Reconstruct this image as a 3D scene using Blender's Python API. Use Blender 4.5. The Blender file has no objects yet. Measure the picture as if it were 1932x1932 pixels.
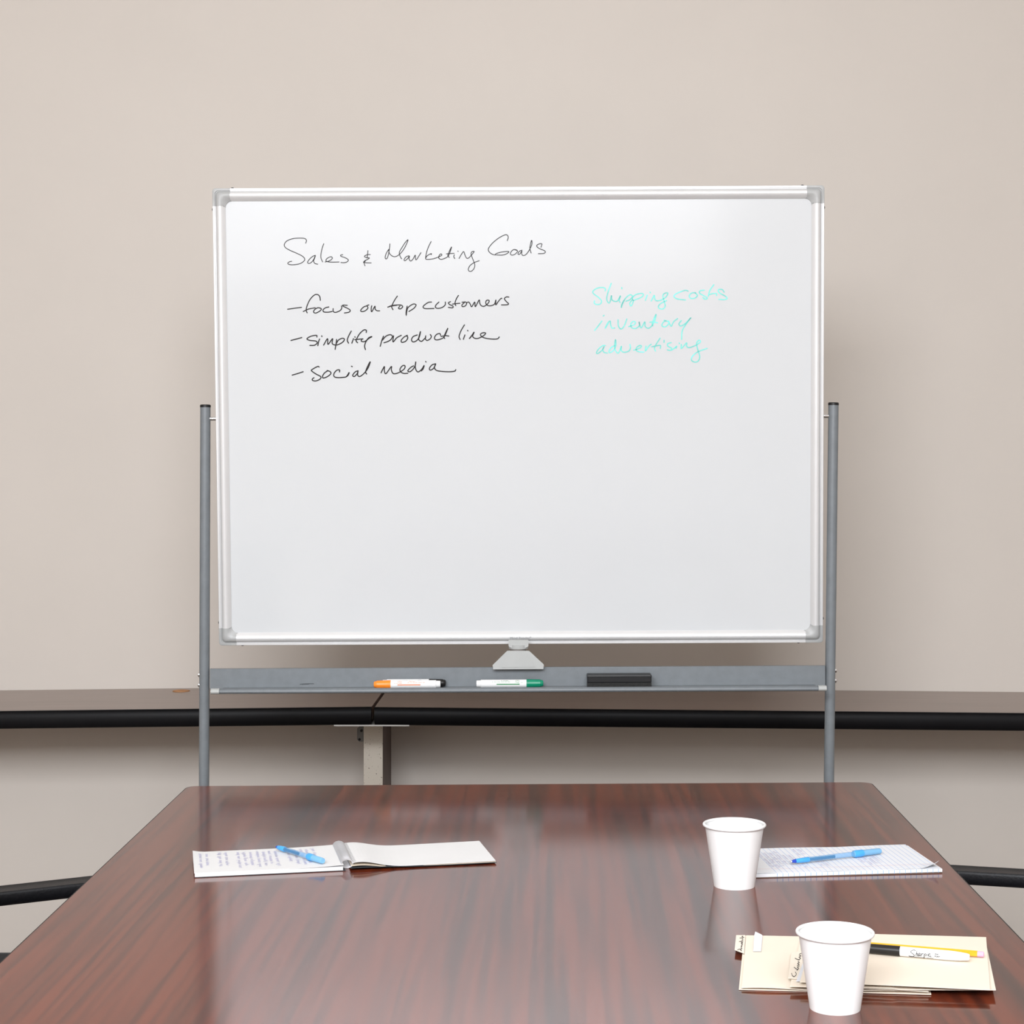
import bpy, bmesh, math, random
from mathutils import Vector, Matrix
random.seed(7)
S = bpy.context.scene
COL = S.collection

# ------------------------------------------------------------------ camera, world, light, exposure
F, CX, CY = 3445.0, 1040.0, 868.0          # focal length in pixels and principal point of the photograph
TZ, H = 0.775, 0.633                       # table height, eye height above the table
ZC = TZ + H
cam = bpy.data.objects.new('camera', bpy.data.cameras.new('camera'))
COL.objects.link(cam)
cam.location = (0, 0, ZC)
cam.rotation_euler = (math.pi / 2, 0, 0)
cam.data.sensor_width = 36
cam.data.lens = F / 1932 * 36
cam.data.shift_x = (966 - CX) / 1932
cam.data.shift_y = (CY - 966) / 1932
cam.data.clip_start = 0.05
S.camera = cam

W = bpy.data.worlds.new('world')
S.world = W
W.use_nodes = True
W.node_tree.nodes['Background'].inputs[0].default_value = (0.9, 0.93, 1, 1)
W.node_tree.nodes['Background'].inputs[1].default_value = 0.05

CEIL = 3.8
def area(name, loc, sx, sy, power, col, rot=(0, 0, 0)):
    l = bpy.data.lights.new(name, 'AREA')
    l.shape = 'RECTANGLE'; l.size = sx; l.size_y = sy
    l.energy = power; l.color = col
    o = bpy.data.objects.new(name, l); COL.objects.link(o)
    o.location = loc; o.rotation_euler = rot
    return o
area('softbox_light', (-0.45, -1.5, 3.0), 3.2, 1.65, 252, (0.955, 0.99, 1.03), (math.radians(39), 0, 0))
area('low_softbox_light', (-0.5, -1.75, 2.12), 2.8, 0.75, 11, (0.97, 0.99, 1.02), (math.radians(82), 0, 0))
area('overhead_fill_light', (-0.1, 2.3, CEIL - 0.03), 3.2, 2.4, 8, (0.98, 0.99, 1.0))  # unseen weak fill, added to lift the wall shadow below the board
S.view_settings.view_transform = 'Standard'
S.view_settings.look = 'None'
S.view_settings.gamma = 1
S.view_settings.use_curve_mapping = False
S.view_settings.exposure = 0.61

# ------------------------------------------------------------------ helpers
def P(px, py, d):                          # a photo pixel at depth d -> world point
    return Vector(((px - CX) * d / F, d, ZC - (py - CY) * d / F))
def T(px, py, dz=0.0):                     # a photo pixel on the level dz above the tabletop
    d = F * (H - dz) / (py - CY)
    return P(px, py, d)

def lin(c):
    return tuple(((x / 255) / 12.92 if x / 255 <= 0.04045 else ((x / 255 + 0.055) / 1.055) ** 2.4) for x in c)
def mat(name, col, rough=0.5, metal=0.0, spec=0.5, trans=0.0, noise=0.0, scale=40, bump=0.0, coat=0.0):
    m = bpy.data.materials.new(name); m.use_nodes = True
    nt = m.node_tree; b = nt.nodes['Principled BSDF']
    b.inputs['Base Color'].default_value = (*col, 1)
    b.inputs['Roughness'].default_value = rough
    b.inputs['Metallic'].default_value = metal
    b.inputs['Specular IOR Level'].default_value = spec
    b.inputs['Transmission Weight'].default_value = trans
    b.inputs['Coat Weight'].default_value = coat
    tc = nt.nodes.new('ShaderNodeTexCoord')
    nz = nt.nodes.new('ShaderNodeTexNoise'); nz.inputs['Scale'].default_value = scale
    nz.inputs['Detail'].default_value = 5
    nt.links.new(tc.outputs['Object'], nz.inputs['Vector'])
    if noise > 0:
        r = nt.nodes.new('ShaderNodeValToRGB')
        r.color_ramp.elements[0].position = 0.3; r.color_ramp.elements[1].position = 0.7
        r.color_ramp.elements[0].color = (*[x * (1 - noise) for x in col], 1)
        r.color_ramp.elements[1].color = (*[min(1, x * (1 + noise)) for x in col], 1)
        nt.links.new(nz.outputs['Fac'], r.inputs['Fac'])
        nt.links.new(r.outputs['Color'], b.inputs['Base Color'])
    if bump > 0:
        bp = nt.nodes.new('ShaderNodeBump'); bp.inputs['Strength'].default_value = bump
        bp.inputs['Distance'].default_value = 0.002
        nt.links.new(nz.outputs['Fac'], bp.inputs['Height'])
        nt.links.new(bp.outputs['Normal'], b.inputs['Normal'])
    return m

def wood(name, cols, rough, ior, across=(1, 0.06, 1), sc=9.0, warp=2.2, along='Y', fine=0.35, base=2.6):
    """laminate with long streaks and cathedral figure"""
    m = bpy.data.materials.new(name); m.use_nodes = True
    nt = m.node_tree; b = nt.nodes['Principled BSDF']; N = nt.nodes.new; L = nt.links.new
    tc = N('ShaderNodeTexCoord')
    mp = N('ShaderNodeMapping'); mp.inputs['Scale'].default_value = across
    L(tc.outputs['Object'], mp.inputs['Vector'])
    n1 = N('ShaderNodeTexNoise'); n1.inputs['Scale'].default_value = base; n1.inputs['Detail'].default_value = 3
    L(mp.outputs['Vector'], n1.inputs['Vector'])
    # rings: distance-like field folded into bands
    mul = N('ShaderNodeMath'); mul.operation = 'MULTIPLY'; mul.inputs[1].default_value = sc
    L(n1.outputs['Fac'], mul.inputs[0])
    n2 = N('ShaderNodeTexNoise'); n2.inputs['Scale'].default_value = 9; n2.inputs['Detail'].default_value = 6
    L(mp.outputs['Vector'], n2.inputs['Vector'])
    m2 = N('ShaderNodeMath'); m2.operation = 'MULTIPLY'; m2.inputs[1].default_value = warp
    L(n2.outputs['Fac'], m2.inputs[0])
    add = N('ShaderNodeMath'); add.operation = 'ADD'; L(mul.outputs[0], add.inputs[0]); L(m2.outputs[0], add.inputs[1])
    sn = N('ShaderNodeMath'); sn.operation = 'SINE'; 
    m3 = N('ShaderNodeMath'); m3.operation = 'MULTIPLY'; m3.inputs[1].default_value = 3.2
    L(add.outputs[0], m3.inputs[0]); L(m3.outputs[0], sn.inputs[0])
    mr = N('ShaderNodeMapRange'); mr.inputs[1].default_value = -1; mr.inputs[2].default_value = 1
    L(sn.outputs[0], mr.inputs[0])
    mp2 = N('ShaderNodeMapping'); mp2.inputs['Scale'].default_value = tuple(a * 1.0 for a in across)
    L(tc.outputs['Object'], mp2.inputs['Vector'])
    n3 = N('ShaderNodeTexNoise'); n3.inputs['Scale'].default_value = 75; n3.inputs['Detail'].default_value = 4
    L(mp2.outputs['Vector'], n3.inputs['Vector'])
    mx = N('ShaderNodeMix'); mx.data_type = 'FLOAT'; mx.inputs[0].default_value = fine
    mr3 = N('ShaderNodeMapRange'); mr3.inputs[1].default_value = 0.32; mr3.inputs[2].default_value = 0.68
    L(n3.outputs['Fac'], mr3.inputs[0])
    L(mr.outputs[0], mx.inputs[2]); L(mr3.outputs[0], mx.inputs[3])
    rp = N('ShaderNodeValToRGB')
    e = rp.color_ramp.elements
    e[0].position = 0.12; e[0].color = (*cols[0], 1)
    e[1].position = 0.88; e[1].color = (*cols[2], 1)
    k = e.new(0.5); k.color = (*cols[1], 1)
    L(mx.outputs[0], rp.inputs['Fac']); L(rp.outputs['Color'], b.inputs['Base Color'])
    b.inputs['Roughness'].default_value = rough; b.inputs['IOR'].default_value = ior
    return m

def obj(name, bm, m, parent=None, off=None, smooth=False, loc=None, rot=None):
    """link a bmesh as ONE mesh object"""
    if off is not None:
        bmesh.ops.translate(bm, verts=bm.verts, vec=-Vector(off))
    bmesh.ops.recalc_face_normals(bm, faces=bm.faces)
    me = bpy.data.meshes.new(name); bm.to_mesh(me); bm.free()
    if smooth:
        for f in me.polygons: f.use_smooth = True
        try: me.set_sharp_from_angle(angle=math.radians(40))
        except Exception: pass
    me.materials.append(m)
    o = bpy.data.objects.new(name, me); COL.objects.link(o)
    if parent: o.parent = parent
    if loc is not None: o.location = loc
    if rot is not None: o.rotation_euler = rot
    return o
def thing(name, label, cat, loc=(0, 0, 0), rotz=0, group=None, rot=None):
    o = bpy.data.objects.new(name, None); COL.objects.link(o)
    o.empty_display_size = 0.05
    o.location = loc; o.rotation_euler = rot if rot else (0, 0, rotz)
    return tag(o, label, cat, group)
def tag(o, label, cat, group=None):
    o['label'] = label; o['category'] = cat
    if group: o['group'] = group
    return o
def struct(name, bm, m):
    o = obj(name, bm, m); o['kind'] = 'structure'; return o

def box(x0, x1, y0, y1, z0, z1, bev=0.0, seg=2, bm=None):
    b = bmesh.new()
    r = bmesh.ops.create_cube(b, size=1)
    for v in b.verts:
        v.co = Vector(((x0 + x1) / 2 + v.co.x * (x1 - x0), (y0 + y1) / 2 + v.co.y * (y1 - y0), (z0 + z1) / 2 + v.co.z * (z1 - z0)))
    if bev: bmesh.ops.bevel(b, geom=b.edges[:], offset=bev, segments=seg, affect='EDGES', profile=0.6)
    if bm is None: return b
    return merge(bm, b)
def merge(a, b, M=None):
    me = bpy.data.meshes.new('tmp'); 
    if M is not None: bmesh.ops.transform(b, matrix=M, verts=b.verts)
    b.to_mesh(me); b.free(); a.from_mesh(me); bpy.data.meshes.remove(me); return a
def frame_to(p, q):
    z = (q - p).normalized()
    x = z.orthogonal().normalized(); y = z.cross(x)
    return x, y, z
def tube(pts, r, n=12, bm=None, closed_ends=True):
    """round tube along a polyline (r may be a list)"""
    bm = bm or bmesh.new()
    pts = [Vector(p) for p in pts]
    rs = r if isinstance(r, (list, tuple)) else [r] * len(pts)
    rings = []; x = None
    for i, p in enumerate(pts):
        t = (pts[min(i + 1, len(pts) - 1)] - pts[max(i - 1, 0)]).normalized()
        if x is None: x = t.orthogonal().normalized()
        else: x = (x - t * x.dot(t)).normalized()
        y = t.cross(x)
        rings.append([bm.verts.new(p + (x * math.cos(a) + y * math.sin(a)) * rs[i]) for a in [2 * math.pi * k / n for k in range(n)]])
    for a, b in zip(rings, rings[1:]):
        for k in range(n): bm.faces.new((a[k], a[(k + 1) % n], b[(k + 1) % n], b[k]))
    if closed_ends:
        bm.faces.new(rings[0][::-1]); bm.faces.new(rings[-1])
    return bm
def lathe(prof, n=32, axis='Z', cap=True, bm=None):
    bm = bm or bmesh.new(); rings = []
    for (h, r) in prof:
        ring = []
        for k in range(n):
            a = 2 * math.pi * k / n; c, s = math.cos(a) * r, math.sin(a) * r
            ring.append(bm.verts.new((c, s, h) if axis == 'Z' else (h, c, s)))
        rings.append(ring)
    for a, b in zip(rings, rings[1:]):
        for k in range(n): bm.faces.new((a[k], a[(k + 1) % n], b[(k + 1) % n], b[k]))
    if cap:
        bm.faces.new(rings[0][::-1]); bm.faces.new(rings[-1])
    return bm
def prism(poly, z0, z1, bev=0.0, bm=None):
    b = bmesh.new()
    lo = [b.verts.new((x, y, z0)) for x, y in poly]; hi = [b.verts.new((x, y, z1)) for x, y in poly]
    n = len(poly)
    b.faces.new(lo[::-1]); top = b.faces.new(hi)
    for k in range(n): b.faces.new((lo[k], lo[(k + 1) % n], hi[(k + 1) % n], hi[k]))
    if bev:
        b.normal_update()
        bmesh.ops.bevel(b, geom=[e for e in b.edges if e in top.edges], offset=bev, segments=3, affect='EDGES')
    if bm is None: return b
    return merge(bm, b)
def extrude_profile(prof, A, B, up, out, bm=None):
    """closed 2D profile (o, u) swept straight from A to B; out/up are the profile axes"""
    bm = bm or bmesh.new()
    r = []
    for c in (A, B): r.append([bm.verts.new(c + out * o + up * u) for o, u in prof])
    n = len(prof)
    for k in range(n): bm.faces.new((r[0][k], r[0][(k + 1) % n], r[1][(k + 1) % n], r[1][k]))
    bm.faces.new(r[0][::-1]); bm.faces.new(r[1]); return bm
def catmull(pts, n=6):
    if len(pts) < 3: 
        return [Vector(p) for p in pts]
    q = [Vector(p) for p in pts]; q = [q[0] * 2 - q[1]] + q + [q[-1] * 2 - q[-2]]
    out = []
    for i in range(1, len(q) - 2):
        a, b, c, d = q[i - 1:i + 3]
        for k in range(n):
            t = k / n
            out.append(0.5 * ((2 * b) + (c - a) * t + (2 * a - 5 * b + 4 * c - d) * t * t + (3 * b - a - 3 * c + d) * t ** 3))
    out.append(q[-2]); return out
def ribbon(bm, pts2, w, f, lift=0.0):
    """ink line: 2D polyline -> flat strip mapped on a surface by f(u, v, lift)"""
    pts = catmull(pts2) if len(pts2) > 2 else [Vector(p) for p in pts2]
    clean = [pts[0]]
    for p in pts[1:]:
        if (p - clean[-1]).length > 1e-7: clean.append(p)
    pts = clean
    if len(pts) < 2: pts = [pts[0], pts[0] + Vector((w * 0.3, 0))]
    n = len(pts); L = []; R = []
    tdir0 = (pts[1] - pts[0]).normalized(); tdir1 = (pts[-1] - pts[-2]).normalized()
    def rim(i):
        t = (pts[min(i + 1, n - 1)] - pts[max(i - 1, 0)])
        if t.length < 1e-9: t = tdir0
        t.normalize(); return Vector((-t.y, t.x))
    for i, p in enumerate(pts):
        nn = rim(i)
        L.append(bm.verts.new(f(*(p + nn * w / 2), lift))); R.append(bm.verts.new(f(*(p - nn * w / 2), lift)))
    for i in range(n - 1):
        bm.faces.new((L[i], R[i], R[i + 1], L[i + 1]))
    for (i, t, s) in ((0, -tdir0, 1), (n - 1, tdir1, -1)):
        nn = rim(i) * s; fan = []
        for k in range(1, 4):
            a = math.pi * k / 4
            fan.append(bm.verts.new(f(*(pts[i] + (nn * math.cos(a) + t * math.sin(a)) * w / 2), lift)))
        a, b = (L[i], R[i]) if s == 1 else (R[i], L[i])
        bm.faces.new([a] + fan + [b])
def text_mesh(txt, size, f, bm=None, shear=0.0, spacing=1.0, bold=0.0):
    """lettering as faces mapped on a surface by f(u, v, 0); origin at left baseline"""
    cu = bpy.data.curves.new('t', 'FONT'); cu.body = txt; cu.size = size; cu.shear = shear; cu.space_character = spacing; cu.offset = bold
    o = bpy.data.objects.new('t', cu); COL.objects.link(o)
    bpy.context.view_layer.update()
    me = bpy.data.meshes.new_from_object(o.evaluated_get(bpy.context.evaluated_depsgraph_get()))
    bpy.data.objects.remove(o); bpy.data.curves.remove(cu)
    b = bmesh.new(); b.from_mesh(me); bpy.data.meshes.remove(me)
    for v in b.verts: v.co = f(v.co.x, v.co.y, 0.0)
    if bm is None: return b
    return merge(bm, b)
def sheet(q, nx, ny, dz=lambda u, v: 0.0, th=0.0005, bm=None):
    """thin curved sheet over the quad q = [front-left, front-right, back-right, back-left]"""
    bm = bm or bmesh.new()
    def at(u, v, t):
        p = (q[0] * (1 - u) + q[1] * u) * (1 - v) + (q[3] * (1 - u) + q[2] * u) * v
        return p + Vector((0, 0, dz(u, v) + t))
    top = [[bm.verts.new(at(i / nx, j / ny, th)) for i in range(nx + 1)] for j in range(ny + 1)]
    bot = [[bm.verts.new(at(i / nx, j / ny, 0)) for i in range(nx + 1)] for j in range(ny + 1)]
    for j in range(ny):
        for i in range(nx):
            bm.faces.new((top[j][i], top[j][i + 1], top[j + 1][i + 1], top[j + 1][i]))
            bm.faces.new((bot[j][i], bot[j + 1][i], bot[j + 1][i + 1], bot[j][i + 1]))
    for i in range(nx):
        bm.faces.new((top[0][i], bot[0][i], bot[0][i + 1], top[0][i + 1]))
        bm.faces.new((top[ny][i], top[ny][i + 1], bot[ny][i + 1], bot[ny][i]))
    for j in range(ny):
        bm.faces.new((top[j][0], top[j + 1][0], bot[j + 1][0], bot[j][0]))
        bm.faces.new((top[j][nx], bot[j][nx], bot[j + 1][nx], top[j + 1][nx]))
    return bm
def scribble(u0, u1, amp, words=3):
    """one line of small illegible longhand as a list of strokes (u, v)"""
    out = []; u = u0
    while u < u1 - amp:
        L = min(u1 - u, amp * random.uniform(4, 9)); pts = []; x = 0.0; s = 1
        while x < L:
            tall = random.random() < 0.18
            pts.append((u + x + random.uniform(-.2, .2) * amp, s * amp * (1.0 if tall else 0.5) * random.uniform(.6, 1)))
            x += amp * random.uniform(0.35, 0.6); s = -s
        if len(pts) > 2: out.append(pts)
        u += L + amp * random.uniform(0.8, 1.4)
    return out

# ------------------------------------------------------------------ materials
M_wall = mat('painted_wall', (0.580, 0.532, 0.488), 0.62, noise=0.015, scale=3, bump=0.05)
M_ceil = mat('ceiling_paint', (0.78, 0.76, 0.72), 0.9, noise=0.03, scale=30)
M_floor = mat('carpet', (0.30, 0.245, 0.20), 1.0, noise=0.3, scale=300, bump=0.4)
M_base = mat('vinyl_base', (0.03, 0.03, 0.032), 0.5, noise=0.05)
M_table = wood('mahogany_laminate', [(0.030, 0.0105, 0.008), (0.062, 0.014, 0.008), (0.140, 0.025, 0.0095)], 0.12, 1.48, across=(1, 0.024, 1), sc=3.6, warp=1.3, fine=0.45, base=9)
M_counter = wood('walnut_laminate', [(0.185, 0.130, 0.108), (0.205, 0.147, 0.122), (0.23, 0.166, 0.141)], 0.28, 1.5, across=(0.06, 1, 1), sc=5, warp=2.5, fine=0.6)
M_black = mat('black_vinyl_edge', (0.004, 0.004, 0.005), 0.42, spec=0.13, noise=0.1, scale=15)
M_tmould = mat('table_edge', (0.012, 0.010, 0.010), 0.5, spec=0.25, noise=0.1)
M_board = mat('whiteboard_enamel', (0.575, 0.592, 0.608), 0.12, spec=0.5, noise=0.006, scale=4)
M_alu = mat('frame_aluminium', (0.62, 0.62, 0.625), 0.36, metal=0.25, noise=0.02, scale=12)
M_corner = mat('grey_plastic', (0.37, 0.375, 0.375), 0.42, noise=0.02)
M_latch = mat('latch_plastic', (0.40, 0.41, 0.405), 0.45, noise=0.02)
M_steel = mat('grey_powder_coat', (0.155, 0.172, 0.187), 0.42, noise=0.06, scale=60)
M_ring = mat('dark_collar', (0.18, 0.165, 0.155), 0.5, noise=0.05)
M_cap = mat('black_plastic', (0.007, 0.007, 0.008), 0.4, spec=0.35, noise=0.1)
M_arm = mat('black_urethane', (0.006, 0.006, 0.008), 0.5, spec=0.3, noise=0.25, scale=260, bump=0.3)
M_fabric = mat('black_fabric', (0.02, 0.02, 0.022), 0.95, noise=0.3, scale=250, bump=0.4)
M_chrome = mat('chrome', (0.75, 0.76, 0.78), 0.12, metal=1.0, noise=0.02)
M_zinc = mat('zinc_plate', (0.20, 0.20, 0.195), 0.5, metal=0.4, noise=0.12, scale=30)
M_platew = mat('pale_steel', (0.66, 0.66, 0.65), 0.35, metal=0.3, noise=0.04)
M_ink = mat('black_ink', (0.014, 0.010, 0.010), 0.5, spec=0.2, noise=0.2, scale=60)
M_inkthin = mat('thin_black_ink', (0.026, 0.023, 0.025), 0.5, spec=0.2, noise=0.3, scale=60)
M_teal = mat('teal_ink', (0.15, 0.64, 0.58), 0.5, noise=0.25, scale=45)
M_grey_ink = mat('grey_print', (0.30, 0.30, 0.31), 0.5, noise=0.05)
M_penink = mat('ballpoint_ink', (0.46, 0.45, 0.68), 0.6, noise=0.15, scale=90)
M_penink2 = mat('ballpoint_ink_dark', (0.44, 0.42, 0.66), 0.6, noise=0.15, scale=90)
M_rule = mat('ruled_blue', (0.22, 0.40, 0.74), 0.6, noise=0.05)
M_margin = mat('margin_red', (0.80, 0.42, 0.46), 0.6, noise=0.05)
M_paper = mat('white_paper', (0.71, 0.71, 0.715), 0.75, noise=0.015, scale=12)
M_lpaper = mat('pad_paper', (0.735, 0.75, 0.785), 0.75, noise=0.015, scale=12)
M_board_back = mat('cardboard_back', (0.16, 0.12, 0.10), 0.8, noise=0.1)
M_kraft = mat('page_edges', (0.66, 0.57, 0.46), 0.8, noise=0.1, scale=60)
M_cover = mat('dark_cover', (0.02, 0.025, 0.03), 0.5, noise=0.1)
M_manila = mat('manila_card', (0.775, 0.685, 0.575), 0.7, noise=0.015, scale=15)
M_manila_tab = mat('tab_label', (0.775, 0.70, 0.60), 0.7, noise=0.015)
M_flag = mat('white_flag', (0.68, 0.70, 0.75), 0.6, noise=0.01)
M_cup = mat('cup_paper', (0.78, 0.78, 0.78), 0.5, noise=0.01, scale=20)
M_orange = mat('orange_plastic', (0.90, 0.25, 0.02), 0.35, noise=0.03)
M_green = mat('green_plastic', (0.0, 0.22, 0.12), 0.35, noise=0.03)
M_bwhite = mat('white_plastic', (0.80, 0.80, 0.80), 0.35, noise=0.01)
M_oprint = mat('orange_print', (0.72, 0.22, 0.10), 0.5, noise=0.05)
M_gprint = mat('green_print', (0.02, 0.22, 0.07), 0.5, noise=0.05)
M_felt = mat('felt', (0.02, 0.02, 0.02), 1.0, noise=0.3, scale=300)
M_eras = mat('eraser_shell', (0.006, 0.006, 0.007), 0.4, spec=0.3, noise=0.1)
M_bluec = mat('clear_blue_plastic', (0.13, 0.39, 0.69), 0.25, noise=0.02)
M_bluec.node_tree.nodes['Principled BSDF'].inputs['Alpha'].default_value = 0.42
M_capb = mat('frosted_blue_plastic', (0.20, 0.47, 0.74), 0.35, noise=0.02)
M_capb.node_tree.nodes['Principled BSDF'].inputs['Alpha'].default_value = 0.8
M_blue = mat('blue_plastic', (0.06, 0.34, 0.70), 0.35, trans=0.0, noise=0.02)
M_dblue = mat('dark_blue_plastic', (0.012, 0.05, 0.42), 0.35, noise=0.02)
M_refill = mat('ink_refill', (0.008, 0.03, 0.13), 0.4, noise=0.05)
M_yellow = mat('yellow_lacquer', (0.72, 0.35, 0.012), 0.35, noise=0.02)
M_pink = mat('pink_eraser', (0.88, 0.36, 0.52), 0.8, noise=0.05)
M_capblk = mat('marker_cap', (0.010, 0.009, 0.009), 0.38, spec=0.35, noise=0.1)
M_cork = mat('grommet_wood', (0.40, 0.19, 0.075), 0.6, noise=0.2, scale=30)
M_wire = mat('spiral_wire', (0.55, 0.55, 0.57), 0.3, metal=0.6, noise=0.05)
def speckle():
    m = mat('scuffed_panel', (0.58, 0.53, 0.46), 0.7)
    nt = m.node_tree; b = nt.nodes['Principled BSDF']
    tc = nt.nodes.new('ShaderNodeTexCoord'); n = nt.nodes.new('ShaderNodeTexNoise')
    n.inputs['Scale'].default_value = 230; n.inputs['Detail'].default_value = 2
    nt.links.new(tc.outputs['Object'], n.inputs['Vector'])
    r = nt.nodes.new('ShaderNodeValToRGB')
    r.color_ramp.elements[0].position = 0.27; r.color_ramp.elements[0].color = (0.10, 0.07, 0.05, 1)
    r.color_ramp.elements[1].position = 0.34; r.color_ramp.elements[1].color = (0.58, 0.53, 0.46, 1)
    nt.links.new(n.outputs['Fac'], r.inputs['Fac']); nt.links.new(r.outputs['Color'], b.inputs['Base Color'])
    return m
M_panel = speckle()
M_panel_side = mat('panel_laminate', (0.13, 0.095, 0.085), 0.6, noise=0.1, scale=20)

# ------------------------------------------------------------------ the room
DW = 5.07                                   # depth of the wall behind the whiteboard
XL, XR, YF = -2.9, 2.9, -3.4
struct('wall_back', box(XL - .1, XR + .1, DW, DW + 0.1, 0, CEIL), M_wall)
struct('wall_left', box(XL - .1, XL, YF, DW, 0, CEIL), M_wall)
struct('wall_right', box(XR, XR + .1, YF, DW, 0, CEIL), M_wall)
struct('wall_front', box(XL - .1, XR + .1, YF - .1, YF, 0, CEIL), M_wall)
struct('floor', box(XL - .1, XR + .1, YF - .1, DW + .1, -0.1, 0), M_floor)
struct('ceiling', box(XL - .1, XR + .1, YF - .1, DW + .1, CEIL, CEIL + .1), M_ceil)
zb = P(0, 1798, DW - .006).z
struct('baseboard_back', box(XL, XR, DW - 0.006, DW, 0, zb, 0.002), M_base)

# ------------------------------------------------------------------ wall counters
DC = 4.626
def counter(xa, za, xb, zb_, label, gro=None):
    """narrow counter with a bullnose vinyl edge; top at za (x = xa) and zb_ (x = xb)"""
    A = Vector((xa, DC, za)); B = Vector((xb, DC, zb_))
    t = thing('wall_counter', label, 'counter', ((xa + xb) / 2, DW, (za + zb_) / 2), 0)
    off = t.location
    up, out = Vector((0, 0, 1)), Vector((0, 1, 0))
    dep = DW - DC
    obj('countertop', extrude_profile([(0.014, 0), (dep - .001, 0), (dep - .001, -0.035), (0.014, -0.035)], A, B, up, out), M_counter, t, off)
    th = 0.0445
    prof = [(0.016, 0.0005), (0.006, 0.0005)]
    for k in range(9):
        a = math.pi * (0.5 + k / 8)
        prof.append((0.009 + math.cos(a) * 0.009, -th / 2 + math.sin(a) * th / 2 * (1.0)))
    prof += [(0.016, -th)]
    obj('edge_band', extrude_profile(prof, A, B, up, out), M_black, t, off, smooth=True)
    if gro:
        c = gro
        b = lathe([(0, 0.0235), (0.0015, 0.0235), (0.002, 0.021), (0.0012, 0.0195), (0.0012, 0.0)], 40, cap=False)
        bmesh.ops.translate(b, verts=b.verts, vec=c)
        g = obj('grommet', b, M_cork, t, off, smooth=True); g['label'] = 'orange-brown round grommet'
    return t
zj = P(703, 1335, DC).z
za = P(0, 1343, DC).z; xa0 = P(0, 1343, DC).x
xj = P(703, 1335, DC).x
sl = (zj - za) / (xj - xa0)
xw = XL + .005
dg = 5.005
gro = Vector(((342 - CX) * dg / F, dg, 0)); gro.z = zj + sl * (gro.x - xj) + 0.0002
counter(xw, zj + sl * (xw - xj), xj - 0.004, zj, 'left brown laminate wall counter with round orange grommet and black edge', gro)
xr = P(1932, 1346.5, DC).x; zr = P(1932, 1346.5, DC).z
sr = (zr - zj) / (xr - xj)
counter(xj + 0.004, zj - 0.001, XR - .005, zj + sr * (XR - xj), 'right brown laminate wall counter with black edge, running behind the whiteboard')

t = thing('counter_support', 'pale scuffed support panel under the joint of the two counters', 'support panel', (P(704, 0, 4.815).x, DW, 0))
xs0, xs1 = P(686, 0, 4.815).x, P(722, 0, 4.815).x
ztop = zj - 0.0445 - 0.0038
bm = box(xs0, xs1, 4.815, 4.821, 0, ztop, 0.0012)
obj('front_edge', bm, M_panel, t, t.location)
o = obj('panel', box(xs0, xs1, 4.821, DW - .0005, 0, ztop), M_panel_side, t, t.location); o['label'] = 'dark side of the panel'
b = prism([(xs0 - .034, 1322e-3 * 0), (xs0, 0), (xs0, 1), (xs0 - .034, 1)], 0, .003); b.free()
d = 4.90
x0, x1 = P(674, 0, d).x, xs0
zt, zb2 = P(0, 1370, d).z, P(0, 1399, d).z
c = 0.006
poly = [(x0 + c, zb2), (x1, zb2), (x1, zt), (x0 + c, zt), (x0, zt - c), (x0, zb2 + c)]
b = prism(poly, 0, 0.004); bmesh.ops.rotate(b, verts=b.verts, cent=(0, 0, 0), matrix=Matrix.Rotation(math.pi / 2, 3, 'X'))
bmesh.ops.translate(b, verts=b.verts, vec=(0, d, 0))
br = obj('bracket', b, M_zinc, t, t.location); br['label'] = 'grey metal angle bracket'
b = bmesh.new()
for (sx, sz) in ((0.45, 0.72), (0.25, 0.15)):
    merge(b, lathe([(0, .0035), (.0015, .0035), (.0022, .002)], 12, 'Z'), Matrix.Translation((x0 + (x1 - x0) * sx, d - .004, zb2 + (zt - zb2) * sz)) @ Matrix.Rotation(math.pi / 2, 4, 'X'))
obj('screw', b, M_cap, br, t.location)
b = box(P(630, 0, 4.6325).x, P(772, 0, 4.6325).x, 4.6325, 4.93, zj - .0482, zj - .0447)
obj('mounting_plate', b, M_platew, t, t.location)

# ------------------------------------------------------------------ whiteboard on its stand
D_T, D_B, DP = 4.032, 4.088, 4.066
BL, BR, TL, TR = P(413, 1218, D_B), P(1553, 1212, D_B), P(401, 353, D_T), P(1555, 352, D_T)
cb, ct = (BL + BR) / 2, (TL + TR) / 2
V = (ct - cb).normalized(); U = ((BR - BL) + (TR - TL)).normalized(); U = (U - V * U.dot(V)).normalized()
N = U.cross(V)
if N.y > 0: N = -N
BW = ((BR - BL).length + (TR - TL).length) / 2; BH = (ct - cb).length
BO = cb - U * BW / 2                         # bottom-left corner of the frame
def BP(u, v, w): return BO + U * u + V * v + N * w
MB = Matrix(((U.x, V.x, N.x, BO.x), (U.y, V.y, N.y, BO.y), (U.z, V.z, N.z, BO.z), (0, 0, 0, 1)))
wb = thing('whiteboard', 'large white dry-erase board with silver frame on grey tube stand', 'whiteboard', (cb.x, DP, 0))
OFF = wb.location
RW = 0.0285
surf = merge(bmesh.new(), box(0.012, BW - 0.012, 0.012, BH - 0.012, -0.013, -0.001), MB)
ws = obj('writing_surface', surf, M_board, wb, OFF)
rp = [(0, -.016), (0, .0005), (.0008, .0012), (.0050, .0012), (.0056, -.0008), (.0066, -.0008), (.0085, .0032), (.0115, .0060), (.0155, .0072), (.0195, .0064), (.0235, .0040), (.0268, .0016), (.0285, .0004), (.0285, -.016)]
CL = 0.0385
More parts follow.
